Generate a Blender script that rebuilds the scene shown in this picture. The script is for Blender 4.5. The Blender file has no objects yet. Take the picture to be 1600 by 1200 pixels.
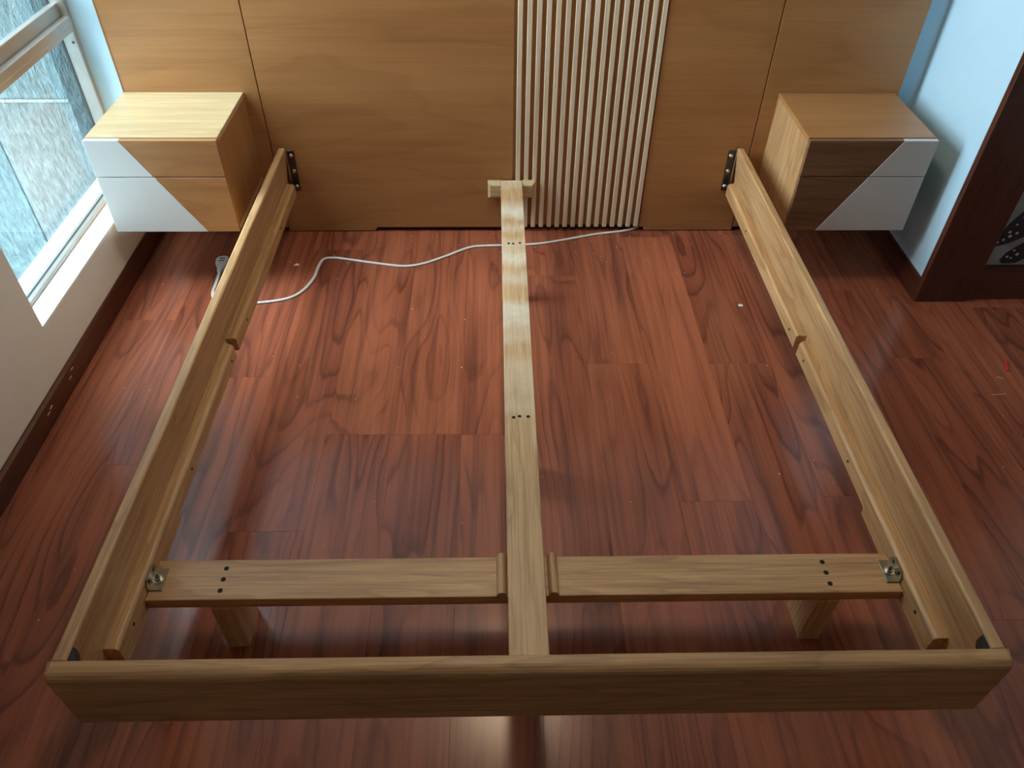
import bpy, bmesh, math, random
from mathutils import Vector, Matrix
random.seed(7)
scene = bpy.context.scene
COL = scene.collection

# ------------------------------------------------------------------ camera
CAM = Vector((-0.0637, -2.593, 1.6138))
YAW, PITCH, ROLL, FPX = -0.0281, 0.7538, 0.0131, 1195.5
fw = Vector((-math.sin(YAW)*math.cos(PITCH), math.cos(YAW)*math.cos(PITCH), -math.sin(PITCH)))
rt0 = Vector((math.cos(YAW), math.sin(YAW), 0)); up0 = rt0.cross(fw)
rt = math.cos(ROLL)*rt0 + math.sin(ROLL)*up0
up = -math.sin(ROLL)*rt0 + math.cos(ROLL)*up0
cd = bpy.data.cameras.new('camera'); cam = bpy.data.objects.new('camera', cd); COL.objects.link(cam)
m = Matrix((rt, up, -fw)).transposed().to_4x4(); m.translation = CAM
cam.matrix_world = m
cd.sensor_fit = 'HORIZONTAL'; cd.sensor_width = 36.0; cd.lens = FPX/1600*36.0
cd.clip_start = 0.02
scene.camera = cam

# ------------------------------------------------------------------ world, light, exposure
w = bpy.data.worlds.new('sky'); scene.world = w; w.use_nodes = True
bg = w.node_tree.nodes['Background']
bg.inputs['Color'].default_value = (0.80, 0.93, 1.0, 1)
bg.inputs['Strength'].default_value = 16.5
vs = scene.view_settings
vs.view_transform = 'Standard'; vs.look = 'None'; vs.gamma = 1.0; vs.use_curve_mapping = False
vs.exposure = 0.38
# daylight portal filling the window opening (sampling aid for the sky, emits nothing itself)
WY0, WY1, WZ0, WZ1 = -0.868, 0.03, 0.225, 2.32
pl = bpy.data.lights.new('window_portal', 'AREA'); pl.shape = 'RECTANGLE'; pl.size = WZ1-WZ0; pl.size_y = WY1-WY0
pl.cycles.is_portal = True
po = bpy.data.objects.new('window_portal', pl); COL.objects.link(po)
po.location = (-1.54, (WY0+WY1)/2, (WZ0+WZ1)/2); po.rotation_euler = (0, math.radians(-90), 0)

# ------------------------------------------------------------------ materials
MAT = {}
def nodes_of(name):
    m = bpy.data.materials.new(name); m.use_nodes = True; MAT[name] = m
    nt = m.node_tree; b = nt.nodes['Principled BSDF']
    return m, nt, b
def N(nt, t, **k):
    n = nt.nodes.new(t)
    for a, v in k.items(): setattr(n, a, v)
    return n
def math_(nt, op, a, b=None, clamp=False):
    n = N(nt, 'ShaderNodeMath', operation=op); n.use_clamp = clamp
    for i, v in enumerate((a, b)):
        if v is None: continue
        if isinstance(v, (int, float)): n.inputs[i].default_value = v
        else: nt.links.new(v, n.inputs[i])
    return n.outputs[0]
def ramp(nt, fac, stops):
    r = N(nt, 'ShaderNodeValToRGB'); e = r.color_ramp.elements
    while len(e) < len(stops): e.new(0.5)
    for el, (p, c) in zip(e, stops): el.position = p; el.color = (*c, 1)
    nt.links.new(fac, r.inputs[0]); return r.outputs[0]
def mixc(nt, fac, a, b, mode='MIX'):
    n = N(nt, 'ShaderNodeMix', data_type='RGBA', blend_type=mode)
    for sock, v in ((n.inputs[0], fac), (n.inputs[6], a), (n.inputs[7], b)):
        if isinstance(v, (int, float)): sock.default_value = v
        elif isinstance(v, tuple): sock.default_value = (*v, 1)
        else: nt.links.new(v, sock)
    return n.outputs[2]
def noise(nt, vec, scale=1, detail=2, rough=.5, dist=0):
    n = N(nt, 'ShaderNodeTexNoise'); n.inputs['Scale'].default_value = scale
    n.inputs['Detail'].default_value = detail; n.inputs['Roughness'].default_value = rough
    n.inputs['Distortion'].default_value = dist
    nt.links.new(vec, n.inputs['Vector']); return n.outputs[0]
def vmap(nt, vec, sc):
    n = N(nt, 'ShaderNodeVectorMath', operation='MULTIPLY'); n.inputs[1].default_value = sc
    nt.links.new(vec, n.inputs[0]); return n.outputs[0]

def wood(name, axis, light, mid, dark, along=1.0, across=6.0, rings=7.0, line=.6, fibre=.35,
         rough=.45, bump=.08, spec=.5, vary=.0, blotch=0.25, coat=0.0):
    """plank wood: contour lines of a stretched noise give cathedral figure, fine streaks give fibre"""
    m, nt, b = nodes_of(name)
    tc = N(nt, 'ShaderNodeTexCoord'); oi = N(nt, 'ShaderNodeObjectInfo')
    off = N(nt, 'ShaderNodeVectorMath', operation='SCALE'); off.inputs[0].default_value = (37.1, 91.7, 53.3)
    nt.links.new(oi.outputs['Random'], off.inputs['Scale'])
    def coords(al, ac):
        s = [ac, ac, ac]; s['xyz'.index(axis)] = al
        v = vmap(nt, tc.outputs['Object'], tuple(s))
        a = N(nt, 'ShaderNodeVectorMath', operation='ADD'); nt.links.new(v, a.inputs[0]); nt.links.new(off.outputs[0], a.inputs[1])
        return a.outputs[0]
    fig = noise(nt, coords(along, across), 1.0, 2.5, .42, .25)
    fr = math_(nt, 'FRACT', math_(nt, 'MULTIPLY', fig, rings))
    fib = noise(nt, coords(along*4, across*28), 1.0, 3, .6)
    fine = noise(nt, coords(along*10, across*110), 1.0, 2, .6)
    big = noise(nt, coords(along*1.1, across*.8), 1.3, 2, .5)
    lines = ramp(nt, fr, [(0, (.05,)*3), (.35, (.12,)*3), (.72, (.45,)*3), (.90, (1, 1, 1)), (1, (.05,)*3)])
    amt = math_(nt, 'MULTIPLY', lines, math_(nt, 'MULTIPLY', math_(nt, 'ADD', big, .1), line*1.5))
    c = mixc(nt, ramp(nt, big, [(.3, (0, 0, 0)), (.7, (1, 1, 1))]), light, mid)
    c = mixc(nt, math_(nt, 'MINIMUM', amt, 1.0), c, dark)
    fv = ramp(nt, fib, [(.30, (1-fibre,)*3), (.55, (1, 1, 1)), (.75, (1+fibre*.15,)*3)])
    c = mixc(nt, 1.0, c, fv, 'MULTIPLY')
    mid_ = noise(nt, coords(along*1.5, across*7), 1.0, 3, .6)
    c = mixc(nt, 1.0, c, ramp(nt, mid_, [(.32, (1-fibre*.9,)*3), (.58, (1, 1, 1))]), 'MULTIPLY')
    fv2 = ramp(nt, fine, [(.33, (1-fibre*.6,)*3), (.5, (1, 1, 1))])
    c = mixc(nt, 1.0, c, fv2, 'MULTIPLY')
    if vary:
        vv = math_(nt, 'ADD', math_(nt, 'MULTIPLY', oi.outputs['Random'], vary), 1-vary/2)
        cb = N(nt, 'ShaderNodeCombineColor')
        for i in range(3): nt.links.new(vv, cb.inputs[i])
        c = mixc(nt, 1.0, c, cb.outputs[0], 'MULTIPLY')
    nt.links.new(c, b.inputs['Base Color'])
    rr = math_(nt, 'ADD', math_(nt, 'MULTIPLY', fib, .12), rough-.06)
    nt.links.new(rr, b.inputs['Roughness'])
    b.inputs['Specular IOR Level'].default_value = spec
    b.inputs['Coat Weight'].default_value = coat; b.inputs['Coat Roughness'].default_value = .2
    bp = N(nt, 'ShaderNodeBump'); bp.inputs['Strength'].default_value = bump; bp.inputs['Distance'].default_value = .002
    nt.links.new(fib, bp.inputs['Height']); nt.links.new(bp.outputs[0], b.inputs['Normal'])
    return m

def plain(name, col, rough=.5, metal=0.0, bump=0.0, bscale=60, spec=.5, var=.06, vscale=6):
    m, nt, b = nodes_of(name)
    tc = N(nt, 'ShaderNodeTexCoord')
    n1 = noise(nt, tc.outputs['Object'], vscale, 4, .6)
    k = ramp(nt, n1, [(.3, (1-var,)*3), (.7, (1, 1, 1))])
    nt.links.new(mixc(nt, 1.0, col, k, 'MULTIPLY'), b.inputs['Base Color'])
    b.inputs['Roughness'].default_value = rough; b.inputs['Metallic'].default_value = metal
    b.inputs['Specular IOR Level'].default_value = spec
    if bump:
        n2 = noise(nt, tc.outputs['Object'], bscale, 4, .6)
        bp = N(nt, 'ShaderNodeBump'); bp.inputs['Strength'].default_value = bump; bp.inputs['Distance'].default_value = .004
        nt.links.new(n2, bp.inputs['Height']); nt.links.new(bp.outputs[0], b.inputs['Normal'])
    return m

def floor_material():
    m, nt, b = nodes_of('floor_wood')
    tc = N(nt, 'ShaderNodeTexCoord'); oi = N(nt, 'ShaderNodeObjectInfo')
    off = N(nt, 'ShaderNodeVectorMath', operation='SCALE'); off.inputs[0].default_value = (61.1, 91.7, 53.3)
    nt.links.new(oi.outputs['Random'], off.inputs['Scale'])
    def coords(al, ac):
        v = vmap(nt, tc.outputs['Object'], (ac, al, ac))
        a = N(nt, 'ShaderNodeVectorMath', operation='ADD'); nt.links.new(v, a.inputs[0]); nt.links.new(off.outputs[0], a.inputs[1])
        return a.outputs[0]
    fig = noise(nt, coords(.80, 5.6), 1.0, 1.6, .40, .30)
    wob = noise(nt, coords(6, 22), 1.0, 3, .6)
    f2 = math_(nt, 'ADD', math_(nt, 'MULTIPLY', fig, 15.0), math_(nt, 'MULTIPLY', wob, .45))
    fr = math_(nt, 'FRACT', f2)
    lines = ramp(nt, fr, [(0, (.0,)*3), (.40, (.06,)*3), (.70, (.30,)*3), (.87, (1,)*3), (.95, (.6,)*3), (1, (0,)*3)])
    per = noise(nt, coords(.9, 3.2), 1.7, 2, .5)
    pm_ = ramp(nt, per, [(.36, (.12,)*3), (.64, (1,)*3)])
    streak = noise(nt, coords(1.0, 48), 1.0, 4, .6)
    fine = noise(nt, coords(5, 300), 1.0, 2, .6)
    c = mixc(nt, ramp(nt, per, [(.33, (0,)*3), (.67, (1,)*3)]), (.405, .126, .064), (.285, .082, .043))
    c = mixc(nt, math_(nt, 'MULTIPLY', math_(nt, 'MULTIPLY', lines, pm_), .72), c, (.085, .025, .018))
    c = mixc(nt, ramp(nt, streak, [(.30, (.62,)*3), (.56, (.0,)*3)]), c, (.12, .037, .026))
    c = mixc(nt, 1.0, c, ramp(nt, fine, [(.30, (.86,)*3), (.55, (1,)*3)]), 'MULTIPLY')
    vv = math_(nt, 'ADD', math_(nt, 'MULTIPLY', oi.outputs['Random'], .12), .94)
    cb = N(nt, 'ShaderNodeCombineColor')
    for i in range(3): nt.links.new(vv, cb.inputs[i])
    nt.links.new(mixc(nt, 1.0, c, cb.outputs[0], 'MULTIPLY'), b.inputs['Base Color'])
    nt.links.new(math_(nt, 'ADD', math_(nt, 'MULTIPLY', streak, .08), .17), b.inputs['Roughness'])
    b.inputs['Specular IOR Level'].default_value = .42
    bp = N(nt, 'ShaderNodeBump'); bp.inputs['Strength'].default_value = .03; bp.inputs['Distance'].default_value = .002
    nt.links.new(streak, bp.inputs['Height']); nt.links.new(bp.outputs[0], b.inputs['Normal'])
floor_material()
OAK = ((.67, .410, .200), (.59, .335, .150), (.35, .175, .072))
for ax in 'xyz':
    wood('oak_'+ax, ax, *OAK, along=1.6, across=13, rings=7, line=.55, fibre=.30, rough=.42, bump=.10)
    wood('pale_oak_'+ax, ax, (.60, .47, .275), (.55, .41, .225), (.38, .26, .12), along=1.6, across=9, rings=6, line=.4, fibre=.16, rough=.38, bump=.05)  # paler oak tone, window light put into the colour
    wood('veneer_'+ax, ax, (.45, .222, .084), (.385, .178, .064), (.26, .110, .037), along=.8, across=4.5, rings=7, line=.30, fibre=.10, rough=.36, bump=.03)
    wood('dark_wood_'+ax, ax, (.115, .034, .019), (.085, .024, .013), (.03, .009, .005), along=1, across=9, rings=6, line=.5, fibre=.25, rough=.3, bump=.05)
wood('walnut_x', 'x', (.27, .145, .075), (.23, .115, .058), (.13, .06, .03), along=1.2, across=9, rings=6, line=.5, fibre=.25, rough=.38, bump=.05)
wood('slat_wood', 'z', (.88, .76, .58), (.82, .69, .51), (.66, .52, .36), along=1, across=9, rings=5, line=.4, fibre=.2, rough=.45)
plain('wall_paint', (.76, .75, .72), .75, bump=.15, bscale=90, var=.05)
plain('wall_paint_blue', (.47, .70, .86), .75, bump=.15, bscale=90, var=.05)
plain('ceiling_paint', (.82, .81, .78), .8)
plain('white_lacquer', (.62, .64, .64), .30, var=.03)
plain('window_paint', (.80, .80, .78), .35, var=.05)
plain('aluminium', (.55, .53, .50), .35, metal=.7, var=.15)
plain('rubber_black', (.02, .02, .022), .6)
plain('steel_dark', (.13, .115, .10), .38, metal=1.0, var=.4, vscale=60)
plain('steel_olive', (.34, .30, .22), .42, metal=1.0, var=.3, vscale=40)
plain('steel_zinc', (.62, .60, .55), .28, metal=1.0, var=.2, vscale=40)
plain('hole_black', (.022, .011, .006), .9)
plain('cord_white', (.72, .72, .72), .4, var=.12, vscale=30)
plain('plastic_red', (.62, .05, .05), .4)
plain('straw', (.68, .45, .27), .6)
plain('dust_white', (.75, .70, .62), .8)
plain('print_ground', (.34, .37, .42), .5, var=.4, vscale=14)
plain('print_black', (.012, .012, .022), .5)
plain('print_spot', (.55, .58, .60), .5)
plain('ground_outside', (.35, .35, .33), .9)
def stucco(name, col):
    m, nt, b = nodes_of(name)
    tc = N(nt, 'ShaderNodeTexCoord')
    v = vmap(nt, tc.outputs['Object'], (55, 55, 19))
    n1 = noise(nt, v, 1.0, 5, .65, .3)
    n2 = noise(nt, tc.outputs['Object'], 4, 3, .6)
    c = mixc(nt, ramp(nt, n2, [(.35, (0, 0, 0)), (.65, (1, 1, 1))]), col, tuple(x*.88 for x in col))
    c = mixc(nt, 1.0, c, ramp(nt, n1, [(.36, (.68,)*3), (.50, (.95,)*3), (.64, (1.3,)*3)]), 'MULTIPLY')  # shade of the crevices put into the colour, following the bump noise
    nt.links.new(c, b.inputs['Base Color']); b.inputs['Roughness'].default_value = .9
    bp = N(nt, 'ShaderNodeBump'); bp.inputs['Strength'].default_value = 1.0; bp.inputs['Distance'].default_value = .03
    nt.links.new(n1, bp.inputs['Height']); nt.links.new(bp.outputs[0], b.inputs['Normal'])
stucco('stucco', (.125, .192, .208)); stucco('stucco_patch', (.150, .190, .198)); stucco('stucco_bead', (.30, .37, .38)); stucco('stucco_grey', (.075, .122, .136))
m, nt, b = nodes_of('glass_pane')
tr = N(nt, 'ShaderNodeBsdfTransparent'); tr.inputs[0].default_value = (.94, .97, .97, 1)
gl = N(nt, 'ShaderNodeBsdfGlossy'); gl.inputs['Roughness'].default_value = .02
mx = N(nt, 'ShaderNodeMixShader'); mx.inputs[0].default_value = .06
nt.links.new(tr.outputs[0], mx.inputs[1]); nt.links.new(gl.outputs[0], mx.inputs[2])
nt.links.new(mx.outputs[0], nt.nodes['Material Output'].inputs['Surface'])
m, nt, b = nodes_of('fill_lamp_glow')
b.inputs['Base Color'].default_value = (.9, .88, .84, 1)
b.inputs['Emission Color'].default_value = (1.0, .76, .50, 1); b.inputs['Emission Strength'].default_value = 23.0
# whitish bands across the centre beam, reflections painted into its colour
m, nt, b = nodes_of('beam_wood')
wood('beam_wood', 'y', (.69, .47, .26), (.62, .395, .20), (.40, .225, .10), along=1.6, across=13, rings=7, line=.5, fibre=.28, rough=.45, bump=.10)
m = MAT['beam_wood']; nt = m.node_tree; b = nt.nodes['Principled BSDF']
src = b.inputs['Base Color'].links[0].from_socket
tc = N(nt, 'ShaderNodeTexCoord')
sep = N(nt, 'ShaderNodeSeparateXYZ'); nt.links.new(tc.outputs['Object'], sep.inputs[0])
jag = noise(nt, vmap(nt, tc.outputs['Object'], (14, 4, 4)), 1, 4, .65)
cmb = N(nt, 'ShaderNodeCombineXYZ')
nt.links.new(math_(nt, 'ADD', math_(nt, 'MULTIPLY', sep.outputs[1], 7.0), math_(nt, 'MULTIPLY', jag, .9)), cmb.inputs[0])
bm_ = ramp(nt, noise(nt, cmb.outputs[0], 1.0, 1, .5), [(.42, (0, 0, 0)), (.60, (1, 1, 1))])
lim = ramp(nt, math_(nt, 'ADD', math_(nt, 'MULTIPLY', sep.outputs[1], 1.0), .5), [(.22, (0, 0, 0)), (.30, (1, 1, 1))])
scr = noise(nt, vmap(nt, tc.outputs['Object'], (30, 60, 30)), 1, 4, .7)
fac = math_(nt, 'MULTIPLY', math_(nt, 'MULTIPLY', bm_, lim), math_(nt, 'ADD', math_(nt, 'MULTIPLY', scr, .8), .15), True)
nt.links.new(mixc(nt, fac, src, (.74, .71, .62)), b.inputs['Base Color'])

# ------------------------------------------------------------------ mesh helpers
def link(name, bm, mat, parent=None, loc=None, smooth=False):
    me = bpy.data.meshes.new(name)
    c = Vector(loc) if loc is not None else None
    if c is None:
        xs = [v.co for v in bm.verts]
        c = Vector([(min(v[i] for v in xs)+max(v[i] for v in xs))/2 for i in range(3)])
    bmesh.ops.translate(bm, verts=bm.verts, vec=-c)
    bmesh.ops.recalc_face_normals(bm, faces=bm.faces)
    bm.to_mesh(me); bm.free()
    if smooth:
        for p in me.polygons: p.use_smooth = True
    me.materials.append(MAT[mat] if isinstance(mat, str) else mat)
    o = bpy.data.objects.new(name, me); COL.objects.link(o)
    if parent is not None:
        o.parent = parent; o.location = c - wloc(parent)
    else: o.location = c
    return o
def wloc(o):
    p = Vector(o.location)
    while o.parent: o = o.parent; p = p + Vector(o.location)
    return p
def bevel(bm, r, seg=2, pick=None):
    es = [e for e in bm.edges if len(e.link_faces) == 2 and e.calc_face_angle(0) > .6 and (pick is None or pick(e))]
    if r and es: bmesh.ops.bevel(bm, geom=es, offset=r, segments=seg, profile=.5, affect='EDGES', clamp_overlap=True)
def box_bm(x0, x1, y0, y1, z0, z1, r=0, seg=2):
    bm = bmesh.new(); bmesh.ops.create_cube(bm, size=1)
    bmesh.ops.scale(bm, vec=(x1-x0, y1-y0, z1-z0), verts=bm.verts)
    bmesh.ops.translate(bm, vec=((x0+x1)/2, (y0+y1)/2, (z0+z1)/2), verts=bm.verts)
    bevel(bm, r, seg); return bm
def box(name, x0, x1, y0, y1, z0, z1, mat, parent=None, r=0, seg=2):
    return link(name, box_bm(x0, x1, y0, y1, z0, z1, r, seg), mat, parent)
def prism_bm(poly, axis, a0, a1, r=0, seg=2, pick=None):
    """polygon in the two other axes (order x,y,z) extruded along axis"""
    def P(u, v, a):
        return {'x': (a, u, v), 'y': (u, a, v), 'z': (u, v, a)}[axis]
    bm = bmesh.new()
    A = [bm.verts.new(P(u, v, a0)) for u, v in poly]; B = [bm.verts.new(P(u, v, a1)) for u, v in poly]
    n = len(poly)
    bm.faces.new(A); bm.faces.new(B[::-1])
    for i in range(n): bm.faces.new((A[i], A[(i+1) % n], B[(i+1) % n], B[i]))
    bmesh.ops.recalc_face_normals(bm, faces=bm.faces)
    bevel(bm, r, seg, pick); return bm
def prism(name, poly, axis, a0, a1, mat, parent=None, r=0, seg=2, pick=None):
    return link(name, prism_bm(poly, axis, a0, a1, r, seg, pick), mat, parent)
def disc_bm(c, axis, rad, h, n=14, dome=0):
    bm = bmesh.new()
    bmesh.ops.create_cone(bm, cap_ends=True, segments=n, radius1=rad, radius2=rad*(1-dome), depth=h)
    rot = {'z': Matrix(), 'y': Matrix.Rotation(math.pi/2, 4, 'X'), 'x': Matrix.Rotation(math.pi/2, 4, 'Y')}[axis]
    bmesh.ops.transform(bm, matrix=Matrix.Translation(c) @ rot, verts=bm.verts); return bm
def disc(name, c, axis, rad, h, mat, parent, n=14, dome=0):
    return link(name, disc_bm(c, axis, rad, h, n, dome), mat, parent)
def catmull(pts, n=8):
    P = [Vector(p) for p in pts]; out = []
    for i in range(len(P)-1):
        p0, p1, p2, p3 = P[max(i-1, 0)], P[i], P[i+1], P[min(i+2, len(P)-1)]
        for k in range(n):
            t = k/n
            out.append(.5*((2*p1)+(p2-p0)*t+(2*p0-5*p1+4*p2-p3)*t*t+(3*p1-p0-3*p2+p3)*t**3))
    out.append(P[-1]); return out
def tube_bm(pts, r, n=8, bm=None):
    bm = bm or bmesh.new(); rings = []
    for i, p in enumerate(pts):
        d = (pts[min(i+1, len(pts)-1)]-pts[max(i-1, 0)]).normalized()
        s = d.cross(Vector((0, 0, 1)))
        s = s.normalized() if s.length > 1e-4 else Vector((1, 0, 0)); u = s.cross(d)
        rings.append([bm.verts.new(p+r*(math.cos(a)*s+math.sin(a)*u)) for a in [2*math.pi*k/n for k in range(n)]])
    for A, B in zip(rings, rings[1:]):
        for k in range(n): bm.faces.new((A[k], A[(k+1) % n], B[(k+1) % n], B[k]))
    bm.faces.new(rings[0]); bm.faces.new(rings[-1][::-1]); return bm
def thing(name, loc, label, cat, group=None):
    o = bpy.data.objects.new(name, None); COL.objects.link(o); o.location = loc; o.empty_display_size = .1
    return tag(o, label, cat, group)
def tag(o, label=None, cat=None, group=None, kind=None):
    if label: o['label'] = label
    if cat: o['category'] = cat
    if group: o['group'] = group
    if kind: o['kind'] = kind
    return o
def S(o, label, cat): return tag(o, label, cat, kind='structure')

# ------------------------------------------------------------------ the room
XL, XR, YB, ZC, YN, XF = -1.355, 1.415, 0.03, 2.45, -4.2, 2.32
# floor: sub-base and planks, each a part of the floor
floor = S(box('floor', XL-.16, XF+.1, YN-.1, YB+.1, -.05, -.012, 'hole_black'), 'glossy reddish brown laminate floor laid in long planks', 'floor')
PW, PL = .195, 1.29
joint = {-8: -.30, -7: -.97, -6: -.55, -5: -1.19, -4: -.835, -3: -1.418, -2: -1.083, -1: -1.084+.0, 0: -1.086, 1: -.30, 2: -.783, 3: -1.335, 4: -.785, 5: -1.321, 6: -.40, 7: -.765, 8: -1.10, 9: -.5, 10: -.9, 11: -.2}
pm = {}
def plank(x0, x1, y0, y1):
    key = (round(x1-x0, 4), round(y1-y0, 4))
    if key not in pm:
        bm = box_bm(-key[0]/2+.0001, key[0]/2-.0001, -key[1]/2+.0001, key[1]/2-.0001, -.012, 0, 0)
        top = [e for e in bm.edges if all(v.co.z > -.001 for v in e.verts)]
        bmesh.ops.bevel(bm, geom=top, offset=.0004, segments=1, affect='EDGES')
        me = bpy.data.meshes.new('plank'); bm.to_mesh(me); bm.free(); me.materials.append(MAT['floor_wood']); pm[key] = me
    o = bpy.data.objects.new('plank', pm[key]); COL.objects.link(o); o.parent = floor
    o.location = Vector(((x0+x1)/2, (y0+y1)/2, 0)) - floor.location
for k in range(-7, 13):
    x0 = -.165 + PW*k; x1 = min(x0+PW, XF); x0 = max(x0, XL-.01)
    if x1-x0 < .01: continue
    j = joint.get(k, -.6)
    ys = [j+PL*i for i in range(-4, 3)]
    ys = [YN] + [y for y in ys if YN+.02 < y < YB-.02] + [YB]
    for a, b2 in zip(ys, ys[1:]): plank(x0, x1, a, b2)

S(box('ceiling', XL-.16, XF+.1, YN-.1, YB+.1, ZC, ZC+.05, 'ceiling_paint'), 'white ceiling over the bedroom', 'ceiling')
S(box('wall_back', XL-.16, XF+.1, YB, YB+.12, 0, ZC, 'wall_paint_blue'), 'pale blue back wall behind the wooden headboard', 'wall')
S(box('wall_front', XL-.16, XF+.1, YN-.1, YN, 0, ZC, 'wall_paint'), 'white wall facing the headboard', 'wall')
# left wall with window opening: one mesh of blocks below, beside and above the opening
bm = bmesh.new()
def addbox(bm, *a):
    t = box_bm(*a); me = bpy.data.meshes.new('t'); t.to_mesh(me); t.free(); bm.from_mesh(me); bpy.data.meshes.remove(me)
XO = -1.515
addbox(bm, XO, XL, YN, WY0, 0, ZC); addbox(bm, XO, XL, WY0, YB, 0, WZ0-.004); addbox(bm, XO, XL, WY0, YB, WZ1, ZC)
S(link('wall_left', bm, 'wall_paint'), 'white side wall with the window opening', 'wall')
S(box('wall_right', XR, 1.585, -.445, YB, 0, ZC, 'wall_paint_blue'), 'short pale blue wall stub beside the walnut nightstand', 'wall')
S(box('wall_right_far', XF, XF+.1, YN, YB, 0, ZC, 'wall_paint'), 'white wall beyond the dark closet', 'wall')
# baseboards
bbl = S(prism('baseboard_left', [(XL, 0), (XL+.012, 0), (XL+.012, .068), (XL+.006, .076), (XL, .076)], 'y', YN, YB, 'dark_wood_y'), 'dark wood baseboard below the window', 'baseboard')
for y_, z_ in ((-.854, .056), (-.879, .042), (-1.011, .048), (-1.031, .043)):
    box('scuff', XL+.0118, XL+.0126, y_-.008, y_+.008, z_-.002, z_+.002, 'straw', bbl)
S(prism('baseboard_right', [(XR, 0), (XR-.012, 0), (XR-.012, .072), (XR-.005, .08), (XR, .08)], 'y', -.445, YB, 'dark_wood_y'), 'dark wood baseboard on the short wall stub', 'baseboard')
S(box('baseboard_far', XF-.012, XF, YN, -.47, 0, .076, 'dark_wood_y'), 'dark wood baseboard on the wall beyond the closet', 'baseboard')
S(box('gap_shade_strip', XL, XR, .021, YB, 0, .0165, 'dark_wood_x'), 'dark strip standing in for shade in the gap under the headboard', 'baseboard')  # dark strip that paints the shade behind the floor cut-out
# wood casing on the end of the stub
trim = S(box('trim_1', XR-.012, 1.592, -.466, -.442, 0, ZC, 'dark_wood_z', r=.003), 'dark reddish wood casing on the end of the wall stub', 'trim')

# window
win = tag(bpy.data.objects.new('window_1', None), 'aluminium framed window with white sill beside the left nightstand', 'window', kind='structure'); COL.objects.link(win)
win.location = (-1.445, (WY0+WY1)/2, WZ0)
box('sill', XO-.01, XL-.001, WY0, YB, WZ0-.03, WZ0+.002, 'window_paint', win)
box('sill_track', -1.463, -1.427, WY0, YB, WZ0+.002, WZ0+.014, 'aluminium', win, r=.002)
box('sill_groove', -1.4505, -1.4435, WY0, YB, WZ0+.0135, WZ0+.0146, 'rubber_black', win)
box('frame_jamb', -1.463, -1.420, YB-.022, YB, WZ0+.014, WZ1, 'aluminium', win, r=.002)
box('frame_jamb', -1.463, -1.420, WY0, WY0+.022, WZ0+.014, WZ1, 'aluminium', win, r=.002)
box('frame_head', -1.463, -1.420, WY0+.022, YB-.022, WZ1-.03, WZ1, 'aluminium', win, r=.002)
box('seal', -1.470, -1.463, YB-.024, YB-.016, WZ0+.014, WZ1, 'rubber_black', win)
tz = .742
tb = box('transom', -1.466, -1.418, WY0+.022, YB-.022, tz, tz+.046, 'aluminium', win, r=.003)
box('transom_lip', -1.4185, -1.413, WY0+.022, YB-.022, tz+.020, tz+.046, 'aluminium', tb, r=.0015)
box('sash_rail', -1.462, -1.440, WY0+.022, YB-.022, tz+.046, tz+.085, 'aluminium', win, r=.002)
box('sash_stile', -1.462, -1.440, -.485, -.445, tz+.085, WZ1-.03, 'aluminium', win, r=.002)
box('pane', -1.447, -1.443, WY0+.02, YB-.02, WZ0+.012, tz+.003, 'glass_pane', win)
box('pane', -1.452, -1.448, WY0+.02, YB-.02, tz+.08, WZ1-.025, 'glass_pane', win)
box('outer_reveal', XO-.004, -1.463, YB-.008, YB, WZ0+.002, WZ1, 'stucco_grey', win)
disc('screw', (-1.432, YB-.0225, tz-.035), 'y', .004, .004, 'steel_dark', win)

# outside: stucco wall of the next house and the ground
ow = S(box('wall_outside', -4.2, -1.50, .44, .60, -1.6, 3.4, 'stucco_grey'), 'rough stucco wall of the house outside the window', 'wall')
S(box('light_block_wall', -4.2, XO-.005, -1.75, -1.55, -1.6, 3.4, 'stucco'), 'unseen stucco wall added outside to block light from the near side', 'wall')  # unseen wall, added to hold back sky light from this side
G = .346
box('joint_bead', -2.6, -1.714, .400, .445, G-.006, G+.006, 'stucco_bead', ow, r=.002)
box('stucco_panel', -2.085, -1.715, .405, .445, -1.6, G-.006, 'stucco_patch', ow, r=.004)
box('stucco_panel', -2.6, -1.715, .405, .445, G+.006, 3.4, 'stucco', ow, r=.004)
box('stucco_panel', -2.6, -2.095, .412, .445, -1.6, G-.006, 'stucco', ow, r=.004)
box('stucco_return', -1.535, XO, YB+.001, .44, -1.6, 3.4, 'stucco_grey', ow)
S(box('ground_outside', -6, XO, -6, .6, -1.75, -1.6, 'ground_outside'), 'grey ground outside below the window', 'ground')

# ------------------------------------------------------------------ headboard
hb = thing('headboard', (0, .015, 0), 'wide honey coloured veneer headboard with a field of pale vertical slats', 'headboard')
HT = 1.30
def panel(x0, x1, z0, y0=0.0, z1=HT):
    return box('panel', x0+.0015, x1-.0015, y0, YB, z0, z1, 'veneer_x', hb, r=.002)
panel(-1.322, -.865, .018); panel(.865, 1.338, .018)
# main panels with the long cut-out along the floor
CUT = .018
prism('panel', [(-.8635, .003), (-.535, .003), (-.526, .008), (-.522, CUT), (.001, CUT), (.001, HT), (-.8635, HT)], 'y', 0, YB, 'veneer_x', hb, r=.0012, seg=1)
prism('panel', [(.8635, .003), (.517, .003), (.515, CUT), (.497, CUT), (.497, HT), (.8635, HT)], 'y', 0, YB, 'veneer_x', hb, r=.0012, seg=1)
box('slat_backing', .001, .497, .012, YB, CUT+.004, HT, 'veneer_z', hb)
pit = (.4755-.0125)/15
for i in range(16):
    x = .0125 + pit*i
    box('slat', x, x+.0165, -.004, .0125, CUT+.002, HT, 'slat_wood', hb, r=.0015, seg=1)
box('edge_strip', -1.322, -1.319, -.001, YB, .018, HT, 'veneer_z', hb)
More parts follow.
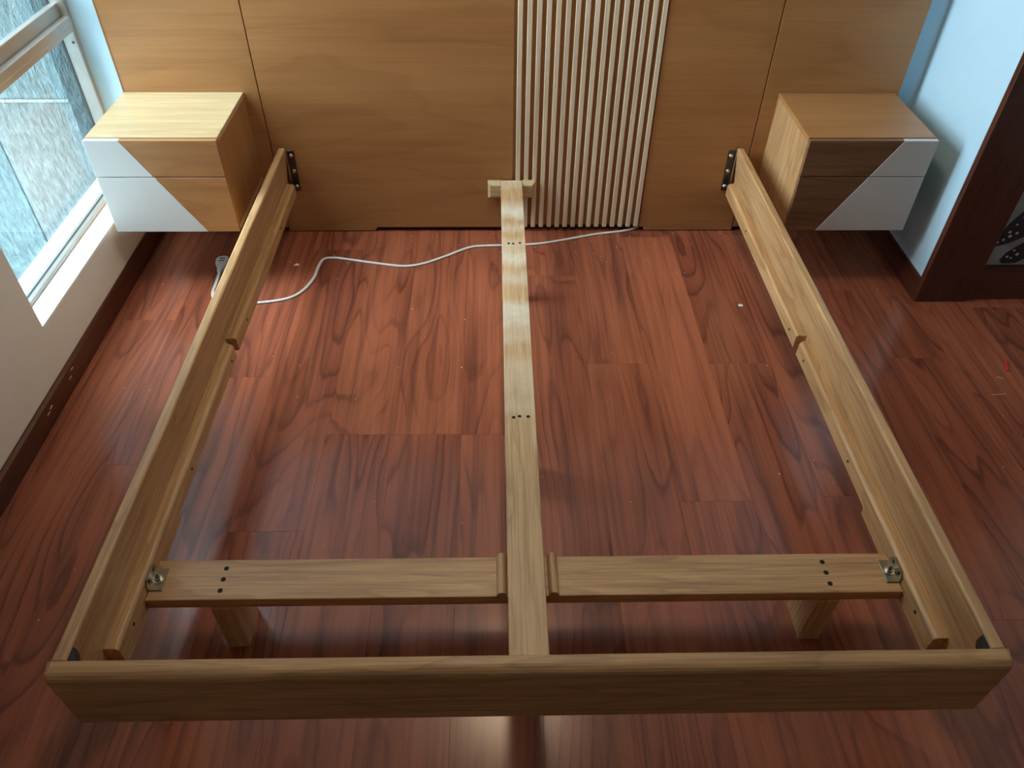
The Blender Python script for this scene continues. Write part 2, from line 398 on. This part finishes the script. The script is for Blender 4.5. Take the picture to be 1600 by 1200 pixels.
# beam rest on the headboard, with bevelled front edges
bm = prism_bm([(-.091, .157), (-.091, .222), (-.0435, .222), (-.0435, .1895), (.037, .1895), (.037, .222), (.083, .222), (.083, .157)], 'y', -.030, -.0045)
es = [e for e in bm.edges if all(v.co.y < -.02 for v in e.verts) and (all(v.co.z > .21 for v in e.verts) or all(abs(v.co.x) > .08 for v in e.verts))]
bmesh.ops.bevel(bm, geom=es, offset=.010, segments=1, affect='EDGES')
rest = link('beam_rest', bm, 'pale_oak_x', hb)  # paler tone stands in for window light caught on the bevels

# ------------------------------------------------------------------ bed frame
bed = thing('bed_frame', (0, -1.0, 0), 'light oak double bed frame without slats or mattress', 'bed frame')
ZR, ZL, LB = .3525, .222, .178
YF, YR0, YR1 = -1.9755, -1.9415, -.014
hole_pts = {-1: [(-.30, .2), (-.80, .197), (-.985, .197), (-1.375, .196), (-1.785, .197)], 1: [(-.33, .203), (-.86, .2), (-1.0, .2), (-1.37, .198), (-1.78, .197)]}
for s in (-1, 1):
    prof = [(.840, LB), (.840, .345), (.834, ZR), (.816, ZR), (.812, .3490), (.827, ZL), (.827, LB)]
    rail = prism('side_rail', [(s*x, z) for x, z in prof], 'y', YR0, YR1, 'oak_y', bed, r=.0015, seg=1)
    # ledger: two lengths with a mitred gap, deeper block where the cross rail lands
    lp = lambda zb: [(s*.8275, zb), (s*.8275, ZL), (s*.804, ZL), (s*.798, ZL-.006), (s*.798, zb)]
    def ledger(y0, y1, zb, cham0, cham1):
        bm = prism_bm(lp(zb), 'y', y0, y1)
        for v in bm.verts:       # mitre the inner corners at the ends
            if abs(abs(v.co.x)-.8275) > .002:
                if cham0 and v.co.y < y0+.001: v.co.y += cham0
                if cham1 and v.co.y > y1-.001: v.co.y -= cham1
        bevel(bm, .0012, 1)
        return link('ledger', bm, 'oak_y', rail)
    ledger(-.918, -.030, .176, .004, .006)
    ledger(-1.852, -.930, .176, 0, .014)
    lb = sorted((s*.8275, s*.798))
    prism('ledger_block', [(-1.852, .159), (-1.852, .1762), (-1.493, .1762), (-1.499, .159)], 'x', lb[0], lb[1], 'oak_y', rail)
    for (y, z) in hole_pts[s]:
        disc('screw_hole', (s*.798, y, z), 'x', .0042, .0016, 'hole_black', rail, 10)
    # bolt plate joining the rail to the headboard
    bx = sorted((s*.8125, s*.787))
    plate = box('rail_bracket', bx[0], bx[1], -.0045, .0005, .178, .338, 'steel_dark', rail, r=.001, seg=1)
    f = sorted((s*.8135, s*.8105))
    box('flange', f[0], f[1], -.018, .0, .178, .338, 'steel_zinc', plate)
    for z in (.318, .258, .196):
        disc('bolt', (s*.798, -.0075, z), 'y', .0082, .007, 'steel_zinc', plate, 14, .45)
    # corner hook at the foot end
    prism('corner_plate', [(s*.8145, -1.908), (s*.8145, -1.9412), (s*.796, -1.9412)], 'z', .316, .346, 'rubber_black', rail)
    # angle bracket on cross rail
    a = sorted((s*.7965, s*.769))
    ang = box('angle_bracket', a[0], a[1], -1.706, -1.651, .1895, .1935, 'steel_olive', rail, r=.0008, seg=1)
    prism('flange', [(-1.706, .1925), (-1.651, .1925), (-1.651, .207), (-1.660, .218), (-1.697, .218), (-1.706, .207)], 'x', s*.7985, s*.7945, 'steel_olive', ang)
    disc('washer', (s*.783, -1.679, .1945), 'z', .0115, .002, 'steel_zinc', ang, 18)
    disc('nut', (s*.783, -1.679, .1985), 'z', .0078, .008, 'steel_zinc', ang, 6)
    disc('bolt', (s*.783, -1.679, .2035), 'z', .004, .006, 'steel_dark', ang, 12)
    for y in (-1.664, -1.693):
        disc('screw_hole', (s*.7945, y, .207), 'x', .004, .001, 'hole_black', ang, 10)
# footboard: rounded top edge, rounded corners
prof = [(YR0, .178), (YR0, ZR-.002), (YR0-.002, ZR), (YF+.018, ZR)]
for k in range(1, 6):
    a = math.pi/2*k/5; prof.append((YF+.018-.018*math.sin(a), ZR-.018+.018*math.cos(a)))
prof += [(YF, .182), (YF+.004, .178)]
bm = prism_bm(prof, 'x', -.843, .843)
ends = [e for e in bm.edges if abs(e.verts[0].co.x-e.verts[1].co.x) < 1e-5 and max(v.co.y for v in e.verts) < YR0-.001]
bmesh.ops.bevel(bm, geom=ends, offset=.008, segments=3, affect='EDGES')
foot = link('footboard', bm, 'oak_x', bed)
# cross rail, half-round stops and legs
cr = box('cross_rail', -.7975, .7975, -1.728, -1.630, .160, .190, 'oak_x', bed, r=.0025)
for s in (-1, 1):
    for y in (-1.652, -1.679, -1.706):
        disc('screw_hole', (s*.647, y, .190), 'z', .0055, .0012, 'hole_black', cr, 10)
    half = [(s*.055+.0112*math.cos(a), .1895+.013*math.sin(a)) for a in [math.pi*k/10 for k in range(11)]]
    prism('half_round_stop', half, 'y', -1.727, -1.628, 'oak_y', cr)
    lx = sorted((s*.620, s*.668))
    box('leg', lx[0], lx[1], -1.732, -1.640, 0, .162, 'oak_z', cr, r=.002)
# centre beam and its legs
be = box('centre_beam', -.0425, .036, YR0+.004, -.006, .1898, .2215, 'beam_wood', bed, r=.002)
for y in (-.430, -1.231):
    for x in (-.020, -.005, .017):
        disc('screw_hole', (x, y+random.uniform(-.004, .004), .2215), 'z', .0048, .0012, 'hole_black', be, 10)
box('leg', -.0420, .0355, -.458, -.424, 0, .1905, 'oak_z', be, r=.0015)
box('leg', -.0420, .0355, -1.278, -1.205, 0, .1905, 'oak_z', be, r=.0015)

# ------------------------------------------------------------------ nightstands
def nightstand(s, label, body_mats, front):
    root = thing('nightstand', (s*1.12, -.17, .2235), label, 'nightstand')
    xi, xo = s*.918, s*1.322       # side towards the bed, side towards the wall
    x0, x1 = sorted((xi, xo)); z0, z1, yf = .2235, .548, -.3405
    t = .016
    box('top_panel', x0, x1, yf, -.0005, z1-t, z1, body_mats[0], root, r=.0012, seg=1)
    box('bottom_panel', x0, x1, yf, -.0005, z0, z0+t, body_mats[0], root, r=.0012, seg=1)
    for a in (x0, x1-t): box('side_panel', a, a+t, yf, -.0005, z0+t, z1-t, body_mats[1], root, r=.001, seg=1)
    box('back_panel', x0+t, x1-t, -.012, -.002, z0+t, z1-t, body_mats[0], root)
    # line of the painted triangle: from near the wall at the top towards the bed at the bottom
    X = lambda z: s*(1.218 - (z1-z)/(z1-z0)*.195)
    for za, zb in ((z0, .4205), (.4235, z1-.003)):
        dr = prism('drawer', [(xi, za), (xi, zb), (X(zb), zb), (X(za), za)], 'y', -.3585, yf-.002, front, root, r=.0012, seg=1)
        wp = prism('white_panel', [(xo+s*.002, za), (xo+s*.002, zb), (X(zb), zb), (X(za), za)], 'y', -.3592, yf-.002, 'white_lacquer', dr, r=.0012, seg=1)
        wp['label'] = 'white painted slanted panel of the drawer front'
        box('drawer_box', x0+.02, x1-.02, yf-.0021, -.02, za+.02, zb-.02, 'oak_y', dr)
    return root
nightstand(-1, 'floating nightstand, top coloured as window lit, beside the window with white slanted drawer corners', ('pale_oak_x', 'veneer_z'), 'veneer_x')
nightstand(1, 'floating nightstand with dark walnut drawers and white slanted corners beside the wall stub', ('veneer_x', 'oak_z'), 'walnut_x')

# ------------------------------------------------------------------ closet with butterfly print
cl = thing('closet', (1.95, -.23, 0), 'dark wood closet with butterfly printed door panel behind the wood casing', 'closet')
box('plinth', 1.592, XF-.001, -.452, -.02, 0, .128, 'dark_wood_x', cl)
box('body', 1.592, XF-.001, -.410, -.02, .128, 2.2, 'dark_wood_z', cl)
for a, b2 in ((1.594, 1.955), (1.958, XF-.003)):
    box('door', a, b2, -.432, -.4095, .45, 2.2, 'dark_wood_z', cl, r=.002)
    pp = box('printed_panel', a, b2, -.432, -.4095, .131, .447, 'print_ground', cl, r=.001, seg=1)
    if a < 1.7:
        pp['label'] = 'pale panel printed with a black butterfly'
        cx = 1.775
        up_w = [(1.775, .330), (1.70, .372), (1.655, .345), (1.628, .300), (1.600, .225), (1.612, .205), (1.650, .215), (1.700, .245), (1.775, .270)]
        lo_w = [(1.775, .262), (1.735, .235), (1.700, .215), (1.665, .180), (1.655, .150), (1.668, .138), (1.715, .140), (1.775, .185)]
        for sg in (1, -1):
            for wp_ in (up_w, lo_w):
                prism('butterfly_wing', [(cx+sg*(x-cx), z) for x, z in wp_], 'y', -.4330, -.4318, 'print_black', pp)
            for (x, z, r) in ((1.617, .222, .004), (1.632, .232, .005), (1.640, .262, .005), (1.652, .290, .004), (1.664, .318, .005), (1.648, .246, .006), (1.666, .258, .005), (1.675, .340, .004), (1.690, .160, .004), (1.675, .165, .005), (1.705, .175, .006), (1.688, .190, .004), (1.722, .20, .005), (1.70, .29, .004)):
                disc('wing_spot', (cx+sg*(x-cx), -.4333, z), 'y', r, .0006, 'print_spot', pp, 8)
        box('butterfly_body', cx-.007, cx+.007, -.4334, -.4318, .20, .335, 'print_black', pp)
    disc('knob', ((1.94 if a < 1.7 else 1.975), -.440, 1.1), 'y', .014, .018, 'steel_zinc', cl, 16, .2)

# ------------------------------------------------------------------ power cord
cord = thing('power_cord', (-.4, -.25, 0), 'white flat two-wire extension cord lying on the floor under the bed frame', 'power cord')
path = [(.50, .024), (.44, -.004), (.325, -.029), (.22, -.062), (.10, -.095), (-.02, -.105), (-.10, -.108), (-.165, -.121), (-.26, -.185), (-.335, -.228), (-.403, -.242), (-.50, -.224), (-.60, -.200), (-.66, -.187), (-.70, -.195), (-.712, -.245), (-.716, -.310), (-.735, -.375), (-.765, -.420), (-.81, -.445), (-.881, -.460), (-.96, -.468), (-1.02, -.462), (-1.052, -.410), (-1.058, -.340), (-1.062, -.275)]
c3 = catmull([(x, y, .0032) for x, y in path], 7)
for side in (-1, 1):
    pts = []
    for i, p in enumerate(c3):
        d = (c3[min(i+1, len(c3)-1)]-c3[max(i-1, 0)]).normalized(); n_ = Vector((-d.y, d.x, 0))
        pts.append(p+side*.0026*n_)
    link('wire', tube_bm(pts, .0030, 8), 'cord_white', cord, smooth=True)
# female socket end
out = [(-1.056, -.285), (-1.068, -.285), (-1.076, -.255), (-1.088, -.232), (-1.092, -.205), (-1.084, -.190), (-1.066, -.186), (-1.052, -.190), (-1.043, -.205), (-1.044, -.232), (-1.050, -.255)]
sock = prism('socket', out, 'z', .0002, .015, 'cord_white', cord, r=.003)
for y in (-.205, -.220):
    box('socket_slot', -1.078, -1.058, y-.0025, y+.0025, .0148, .0154, 'hole_black', sock)

# ------------------------------------------------------------------ litter on the floor
def stick(name, x, y, ang, L, wd, h, mat, label, cat, group=None):
    bm = box_bm(-L/2, L/2, -wd/2, wd/2, 0, h, min(wd, h)*.2, 1)
    bmesh.ops.rotate(bm, verts=bm.verts, matrix=Matrix.Rotation(math.radians(ang), 3, 'Z'))
    bmesh.ops.translate(bm, verts=bm.verts, vec=(x, y, 0))
    return tag(link(name, bm, mat), label, cat, group)
stick('red_stick', 1.562, -.806, 68, .050, .0075, .006, 'plastic_red', 'small red plastic stick on the floor near the closet', 'stick')
stick('splinter', 1.515, -.860, -30, .018, .0018, .0015, 'straw', 'short pale wood splinter at the tip of the red stick', 'splinter', 'wood splinters on the floor')
stick('splinter', 1.475, -.935, 2, .046, .0020, .0015, 'straw', 'long pale wood splinter lying alone on the floor near the red stick', 'splinter', 'wood splinters on the floor')
ring = [(.107+.0055*math.cos(a), -.152+.013*math.sin(a), .0016) for a in [2*math.pi*k/16 for k in range(17)]]
tag(link('rubber_loop', tube_bm([Vector(p) for p in ring], .0014, 6), 'plastic_red', smooth=True), 'tiny red rubber loop on the floor beside the centre beam', 'rubber loop')
def chip(name, x, y, r, mat, label, cat, seed):
    rnd = random.Random(seed)
    poly = [(x+r*rnd.uniform(.5, 1)*math.cos(a)*1.4, y+r*rnd.uniform(.5, 1)*math.sin(a)) for a in [2*math.pi*k/7 for k in range(7)]]
    return tag(prism(name, poly, 'z', 0, .0012, mat), label, cat)
chip('paint_chip', .786, -.482, .010, 'dust_white', 'white paint chip on the floor beside the sunlit side rail', 'paint chip', 3)
chip('paint_chip', -.795, -.228, .009, 'dust_white', 'white paint chip on the floor inside the window side rail', 'paint chip', 5)
# fine sawdust specks, too many and too small to count
bm = bmesh.new(); rnd = random.Random(11)
for i in range(150):
    if i < 70: x, y = rnd.gauss(.1, .5), -abs(rnd.gauss(.05, .12))-.01
    else: x, y = rnd.uniform(-1.25, 1.9), rnd.uniform(-1.7, -.05)
    if x > 1.38 and y > -.5 or abs(x) > 2.2 or x < -1.33: continue
    r = rnd.uniform(.0009, .0026)
    vs_ = [bm.verts.new((x+r*rnd.uniform(.5, 1.5)*math.cos(a), y+r*rnd.uniform(.4, 1.1)*math.sin(a), 0)) for a in (0, 1.6, 3.1, 4.7)]
    t = bm.verts.new((x, y, .0009))
    for k in range(4): bm.faces.new((vs_[k], vs_[(k+1) % 4], t))
    bm.faces.new(vs_[::-1])
tag(link('sawdust', bm, 'dust_white', loc=(0, 0, 0)), 'fine pale sawdust specks scattered over the laminate floor', 'sawdust', kind='stuff')

# ------------------------------------------------------------------ unseen ceiling lamp, added for warm fill light
LX, LY = .0, -.73
lamp = thing('fill_lamp', (LX, LY, ZC), 'round white fill light added unseen above the bed frame', 'fill lamp')
link('lamp_base', disc_bm((LX, LY, ZC-.015), 'z', .21, .03, 40), 'white_lacquer', lamp)
link('diffuser', disc_bm((LX, LY, ZC-.055), 'z', .15, .05, 40, -.3), 'fill_lamp_glow', lamp)
